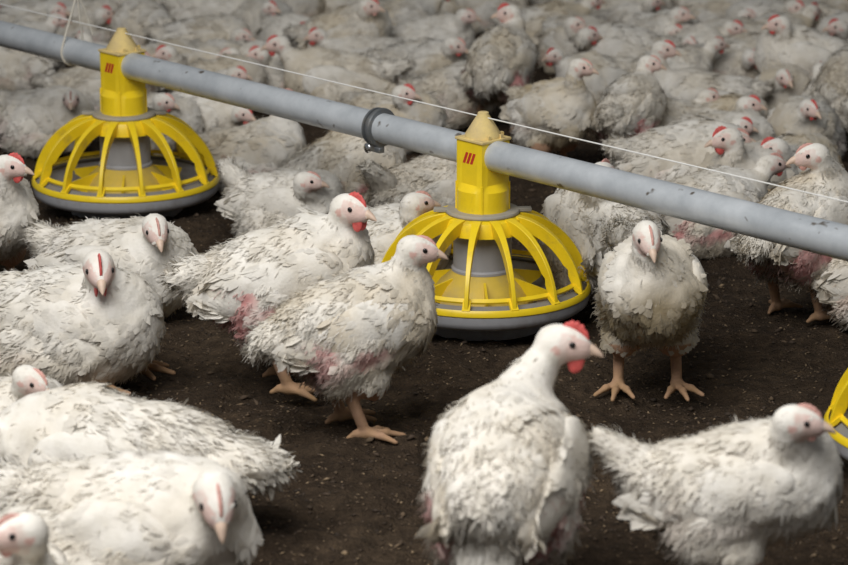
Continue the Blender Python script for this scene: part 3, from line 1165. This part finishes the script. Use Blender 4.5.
# around the feeders
ch((-14, 210), (9, 166), 300, 350, 'white chicken cut by the picture edge, red comb, beside the feeder rim', s=1.0, pose='st', hp=-10, red=.75, wat=.6, stain=.3, dirt=.4, zc=.14)
ch((48, 118), (71, 99), 330, 275, 'big white chicken sitting behind the feeder below the cord, face towards the viewer', s=1.3, pose='si', hp=-15, red=.35, wat=.1, stain=.4, dirt=.15)
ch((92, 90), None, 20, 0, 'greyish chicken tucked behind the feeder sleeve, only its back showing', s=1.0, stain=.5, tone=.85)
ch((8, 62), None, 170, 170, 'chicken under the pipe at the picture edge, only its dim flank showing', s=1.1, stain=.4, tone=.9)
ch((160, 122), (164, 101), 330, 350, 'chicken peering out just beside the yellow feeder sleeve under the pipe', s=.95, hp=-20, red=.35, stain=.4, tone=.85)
ch((204, 116), (243, 113), 340, 330, 'small white chicken resting under the pipe, red wattles, head low', s=1.0, hp=-20, red=.6, wat=.7, stain=.3)
ch((254, 152), (284, 98), 8, 10, 'grey backed chicken beside the feeder with its neck rising behind the pipe', s=1.15, red=.4, stain=.6, pink=.4, tone=.9)
ch((289, 203), (308, 181), 342, 350, 'clean white chicken sitting between the two feeders, facing the second one', s=.98, hp=-8, red=.15, wat=.05, stain=.15, pink=.05, tailup=55, taillen=1.2)
ch((345, 166), (380, 122), 40, 20, 'chicken below the pipe clamp with pinkish bare flank, head behind the pipe', s=1.1, pose='st', zc=.12, red=.4, stain=.6, pink=.9, tailup=-20)
ch((430, 192), None, 40, 40, 'chicken with ruffled raised tail and pink skin, behind the feeder grill', s=1.05, stain=.35, pink=.95, tailup=50, taillen=1.4)
ch((385, 247), (417, 203), 15, 20, 'chicken almost hidden behind the grill of the second feeder', s=1.0, red=.2, stain=.2, off=.1)
ch((606, 229), (602, 175), 100, 60, 'big white chicken seen from behind, between the second feeder and the face on bird', s=1.22, foot=True, zc=.10, stain=.15, pink=.1, red=.3, tailup=15)
ch((803, 222), (812, 155), 48, 188, 'tall white chicken standing behind the pipe, head turned to look back along it', s=1.02, pose='st', hp=-12, red=.2, wat=.3, stain=.5, pink=.7, tailup=-10, off=.06)
ch((706, 208), None, 20, 20, 'chicken sitting under the pipe showing a pink bare rump', s=1.05, stain=.35, pink=.95, tailup=5)
ch((890, 272), None, 10, 0, 'chicken cut by the picture edge, only ragged tail feathers showing below the pipe', s=1.05, stain=.5, taillen=1.3, tailup=5)
# behind the pipe, nearest row first
ch((688, 160), (735, 140), 12, 12, 'white chicken lying along the far side of the pipe, head hidden by its neighbour', s=1.15, stain=.35, pink=.35, red=.3)
ch((752, 178), (727, 138), 235, 188, 'chicken with red comb and wattles looking back over the wire', s=1.1, hp=-14, red=.75, wat=.7, stain=.5, tone=.88)
ch((730, 140), (741, 126), 320, 355, 'chicken whose head shows just behind another bird, red comb towards the pipe end', s=1.0, hp=-12, red=.7, wat=.2, stain=.4, tone=.9, off=.03)
ch((722, 126), (749, 104), 15, 350, 'grey stained chicken with a clean white head and red wattle', s=1.15, hp=-10, red=.55, wat=.55, stain=.7, pink=.5, tone=.88)
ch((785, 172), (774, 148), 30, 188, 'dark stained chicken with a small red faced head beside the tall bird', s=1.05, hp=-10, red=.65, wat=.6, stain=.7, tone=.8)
ch((803, 128), (810, 108), 250, 300, 'plump greyish chicken with pink face turned towards the tall bird below it', s=1.25, hp=-16, red=.55, wat=.4, stain=.5, tone=.88)
ch((630, 108), (650, 63), 62, 348, 'standing chicken with a pink patch on its side and a white head', s=.92, pose='st', hp=-14, taillen=.6, red=.2, wat=.15, stain=.4, pink=.8, tone=.93)
ch((703, 100), (664, 49), 178, 345, 'long white chicken facing away from its tail, pink comb, neck upright', s=1.35, hp=-12, red=.5, wat=.1, stain=.3, pink=.5, tone=.93)
ch((553, 110), (581, 67), 305, 342, 'yellow stained chicken standing in front of its flock, head turned sideways', s=1.15, pose='st', hp=-12, zc=.15, red=.15, stain=1.0, pink=.2, dirt=.4)
ch((500, 62), (509, 13), 72, 185, 'standing chicken seen from behind with a large pink bare patch', s=1.45, pose='st', hp=-8, red=.8, wat=.2, stain=.55, pink=1.0, tone=.93, tailup=-40)
ch((424, 68), (455, 45), 8, 350, 'grey chicken sitting with its beak tucked low at the legs of its neighbour', s=1.3, hp=-25, red=.35, stain=.6, tone=.86)
ch((430, 42), (466, 16), 12, 350, 'slim white chicken stretching its neck up in the crowd', s=1.2, hp=-10, red=.25, wat=.1, stain=.2)
ch((336, 80), (278, 44), 176, 195, 'long yellowish white chicken lying above the pipe with a spread tail', s=1.5, hp=-10, red=.5, wat=.6, stain=.5, pink=.2, taillen=1.4)
ch((346, 34), (369, 6), 20, 345, 'stained chicken standing behind the long lying bird', s=1.35, pose='st', hp=-10, zc=.13, red=.5, wat=.3, stain=.6, tone=.92, pink=.3)
ch((292, 40), (300, 30), 300, 345, 'chicken with a bright red comb and wattle, wedged between two bodies', s=1.05, hp=-10, red=.9, wat=.9, stain=.2, off=.02)
ch((398, 118), (404, 93), 330, 345, 'chicken with clean white head just above the pipe clamp', s=1.15, hp=-10, red=.7, wat=.6, stain=.7, tone=.85)
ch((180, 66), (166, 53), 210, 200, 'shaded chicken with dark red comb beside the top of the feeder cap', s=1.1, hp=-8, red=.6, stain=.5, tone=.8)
ch((205, 42), (242, 36), 10, 345, 'chicken with a red raw patch on its rump and a lowered white head', s=1.3, hp=-14, red=.15, wat=.05, stain=.5, pink=1.0, tone=.9)
ch((226, 66), (230, 55), 230, 190, 'chicken resting with pinkish face just behind the pipe', s=1.05, hp=-10, red=.2, stain=.5, tone=.88)
ch((222, 82), (237, 74), 15, 345, 'chicken with orange comb whose head peeks over the pipe', s=.95, hp=-10, red=.55, stain=.5, tone=.88)
ch((275, 70), (259, 54), 150, 192, 'white chicken with red wattle facing the cap of the first feeder', s=1.05, hp=-8, red=.6, wat=.7, stain=.25)
ch((218, 12), (249, 8), 5, 345, 'white chicken near the top with red wattles and stretched back', s=1.25, hp=-10, red=.6, wat=.7, stain=.2)
ch((35, 24), (57, 10), 10, 345, 'chicken near the cord with a pinkish beak, crossed by the wire', s=1.2, hp=-12, red=.5, stain=.5, tone=.85)
ch((85, 24), (103, 14), 30, 30, 'chicken behind the cord knot with a dark red comb seen from behind', s=1.1, hp=-5, red=.85, stain=.4, tone=.9)
ch((146, 28), None, 120, 120, 'round white back of a chicken directly above the feeder cap', s=1.4, stain=.45)
# crowd at the far side
ch((622, 52), (588, 35), 165, 20, 'white chicken resting with tail towards the clean headed bird', s=1.3, hp=-10, red=.5, stain=.35, tone=.93)
ch((665, 38), (680, 14), 40, 345, 'white chicken holding its head high over the crowd, pale beak', s=1.2, hp=-8, red=.1, stain=.2)
ch((660, 36), (674, 31), 310, 345, 'small chicken with a dark reddish face below the high headed bird', s=.95, hp=-20, red=.5, stain=.3)
ch((700, 50), (690, 43), 285, 300, 'pale chicken peeking between two neighbours, pink face', s=1.0, hp=-12, red=.4, stain=.3)
ch((578, 42), (575, 24), 300, 345, 'chicken with a yellowish head turned sideways at the row behind', s=1.2, hp=-12, red=.15, stain=.5, tone=.9)
ch((735, 62), (753, 57), 15, 345, 'chicken with a bright red wattle and dim plumage', s=1.25, hp=-10, red=.75, wat=.8, stain=.5, tone=.88)
ch((740, 45), (733, 28), 170, 345, 'chicken with orange red wattle hanging below a raised head', s=1.2, hp=-10, red=.5, wat=.9, stain=.4, tone=.88)
ch((785, 92), (785, 77), 262, 290, 'greyish chicken sitting face on, dim reddish beak', s=1.1, hp=-18, red=.35, stain=.55, tone=.85)
ch((806, 58), (779, 24), 178, 188, 'clean white chicken standing in profile with red comb and upright neck', s=1.4, pose='st', hp=-8, zc=.14, red=.6, wat=.4, stain=.25)
ch((765, 24), (746, 16), 200, 345, 'chicken with rounded white head at the far right of the crowd', s=1.2, hp=-10, red=.1, stain=.35, tone=.9)
ch((785, 22), (795, 7), 30, 330, 'chicken with reddish wattle facing another pecking bird', s=1.2, hp=-14, red=.5, wat=.5, stain=.4, tone=.9)
ch((825, 30), (811, 14), 140, 200, 'chicken turned towards its neighbour, beak almost touching it', s=1.1, hp=-12, red=.5, stain=.3)
ch((860, 40), (838, 27), 178, 185, 'chicken with red comb entering from the picture edge', s=1.25, hp=-8, red=.7, wat=.3, stain=.4, tone=.9)
ch((850, 78), None, 60, 60, 'chicken at the picture edge seen from behind with drooping tail', s=1.25, pose='st', zc=.14, stain=.5, tone=.9, tailup=-25)
ch((668, 76), None, 20, 20, 'chicken pressed between two others, only its white back showing', s=1.15, stain=.35)
ch((655, 128), None, 10, 10, 'low chicken in the gap behind the long white bird, stained back', s=1.0, stain=.7, tone=.85)
# the farthest birds in view
far = [
    ((12, 48), 20, 'dim chicken beside the pipe end where the wire leaves the picture', None),
    ((66, 2), 200, 'half seen chicken at the top, just to one side of the hanging cord', None),
    ((118, 4), 10, 'half seen chicken at the top between the cord and the round white back', None),
    ((182, 6), 170, 'half seen chicken at the top over the bird with the raw rump patch', None),
    ((262, 22), 300, 'chicken in shade behind the stretched white bird with red wattles', (270, 8)),
    ((292, 2), 30, 'chicken at the top edge above the wedged bird with the bright comb', None),
    ((336, -2), 160, 'chicken at the top edge behind the stained standing bird', None),
    ((398, 20), 15, 'chicken sitting beside the stained standing bird, clean back', None),
    ((402, -6), 190, 'chicken at the top edge above the slim bird stretching its neck', (385, -16)),
    ((446, 0), 20, 'chicken at the top edge just over the bird with the stretched neck', None),
    ((484, 2), 160, 'chicken at the top edge behind the red combed bird seen from behind', None),
    ((546, 28), 10, 'chicken sitting beside the standing bird with the large pink patch', None),
    ((534, -4), 350, 'chicken at the top edge above the yellowish headed bird', (552, -18)),
    ((588, 4), 185, 'chicken at the top edge in the gap over the clean headed resting bird', None),
    ((626, 14), 8, 'long backed chicken lying under the top edge, stained flank', (652, 2)),
    ((640, -8), 170, 'chicken at the top edge over the long backed lying bird', None),
    ((692, 2), 200, 'chicken at the top edge beside the high headed white bird', None),
    ((722, 12), 340, 'chicken between the high headed bird and the orange wattled one', None),
    ((738, -8), 20, 'chicken at the top edge over the bird with the rounded head', None),
    ((768, 40), 20, 'chicken wedged behind the clean white profile bird', None),
    ((790, -8), 170, 'chicken at the top edge over the two pecking birds', None),
    ((838, 2), 30, 'chicken at the top corner over the bird entering from the edge', None),
    ((30, -2), 350, 'chicken at the top corner beside the bird crossed by the wire', None),
    ((228, -8), 15, 'chicken at the top edge straight above the raw rumped bird', None),
    ((835, 108), 100, 'dim chicken at the picture edge above the tall bird', None),
    ((600, 80), 200, 'chicken with a bare red flank behind the yellow stained standing bird', None),
    ((455, 92), 30, 'chicken in the shade under the standing pink patched bird', None),
    ((130, 70), 160, 'chicken in shade behind the first feeder sleeve', None),
    ((365, 60), 190, 'chicken tucked behind the spread tail of the long lying bird', None),
]
for i, (c, hd, lab, h) in enumerate(far):
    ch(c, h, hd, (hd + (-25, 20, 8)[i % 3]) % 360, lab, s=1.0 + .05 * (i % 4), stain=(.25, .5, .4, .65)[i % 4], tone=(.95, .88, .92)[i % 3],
       red=(.3, .6, .45)[i % 3], pink=(.2, .6, .3)[i % 3])
# ------------------------------------------------------------------ light
wd = bpy.data.worlds.new('world'); SC.world = wd; wd.use_nodes = True
bg = wd.node_tree.nodes['Background']
bg.inputs['Color'].default_value = (.93, .97, 1.0, 1); bg.inputs['Strength'].default_value = .14


def area(name, loc, target, size, power, col):
    l = bpy.data.lights.new(name, 'AREA'); l.shape = 'RECTANGLE'; l.size, l.size_y = size
    l.energy = power; l.color = col
    o = bpy.data.objects.new(name, l); COL.objects.link(o); o.location = loc
    from mathutils import Vector
    o.rotation_euler = (Vector(target) - Vector(loc)).to_track_quat('-Z', 'Y').to_euler()
    return o


area('key_light', (-.9, 2.0, 2.8), (0, 3.8, 0), (2.6, 2.0), 132, (1, .985, .96))  # added overhead key light, out of view

SC.view_settings.view_transform = 'Standard'
SC.view_settings.look = 'None'
SC.view_settings.gamma = 1.0
SC.view_settings.exposure = 0.0
SC.view_settings.use_curve_mapping = False
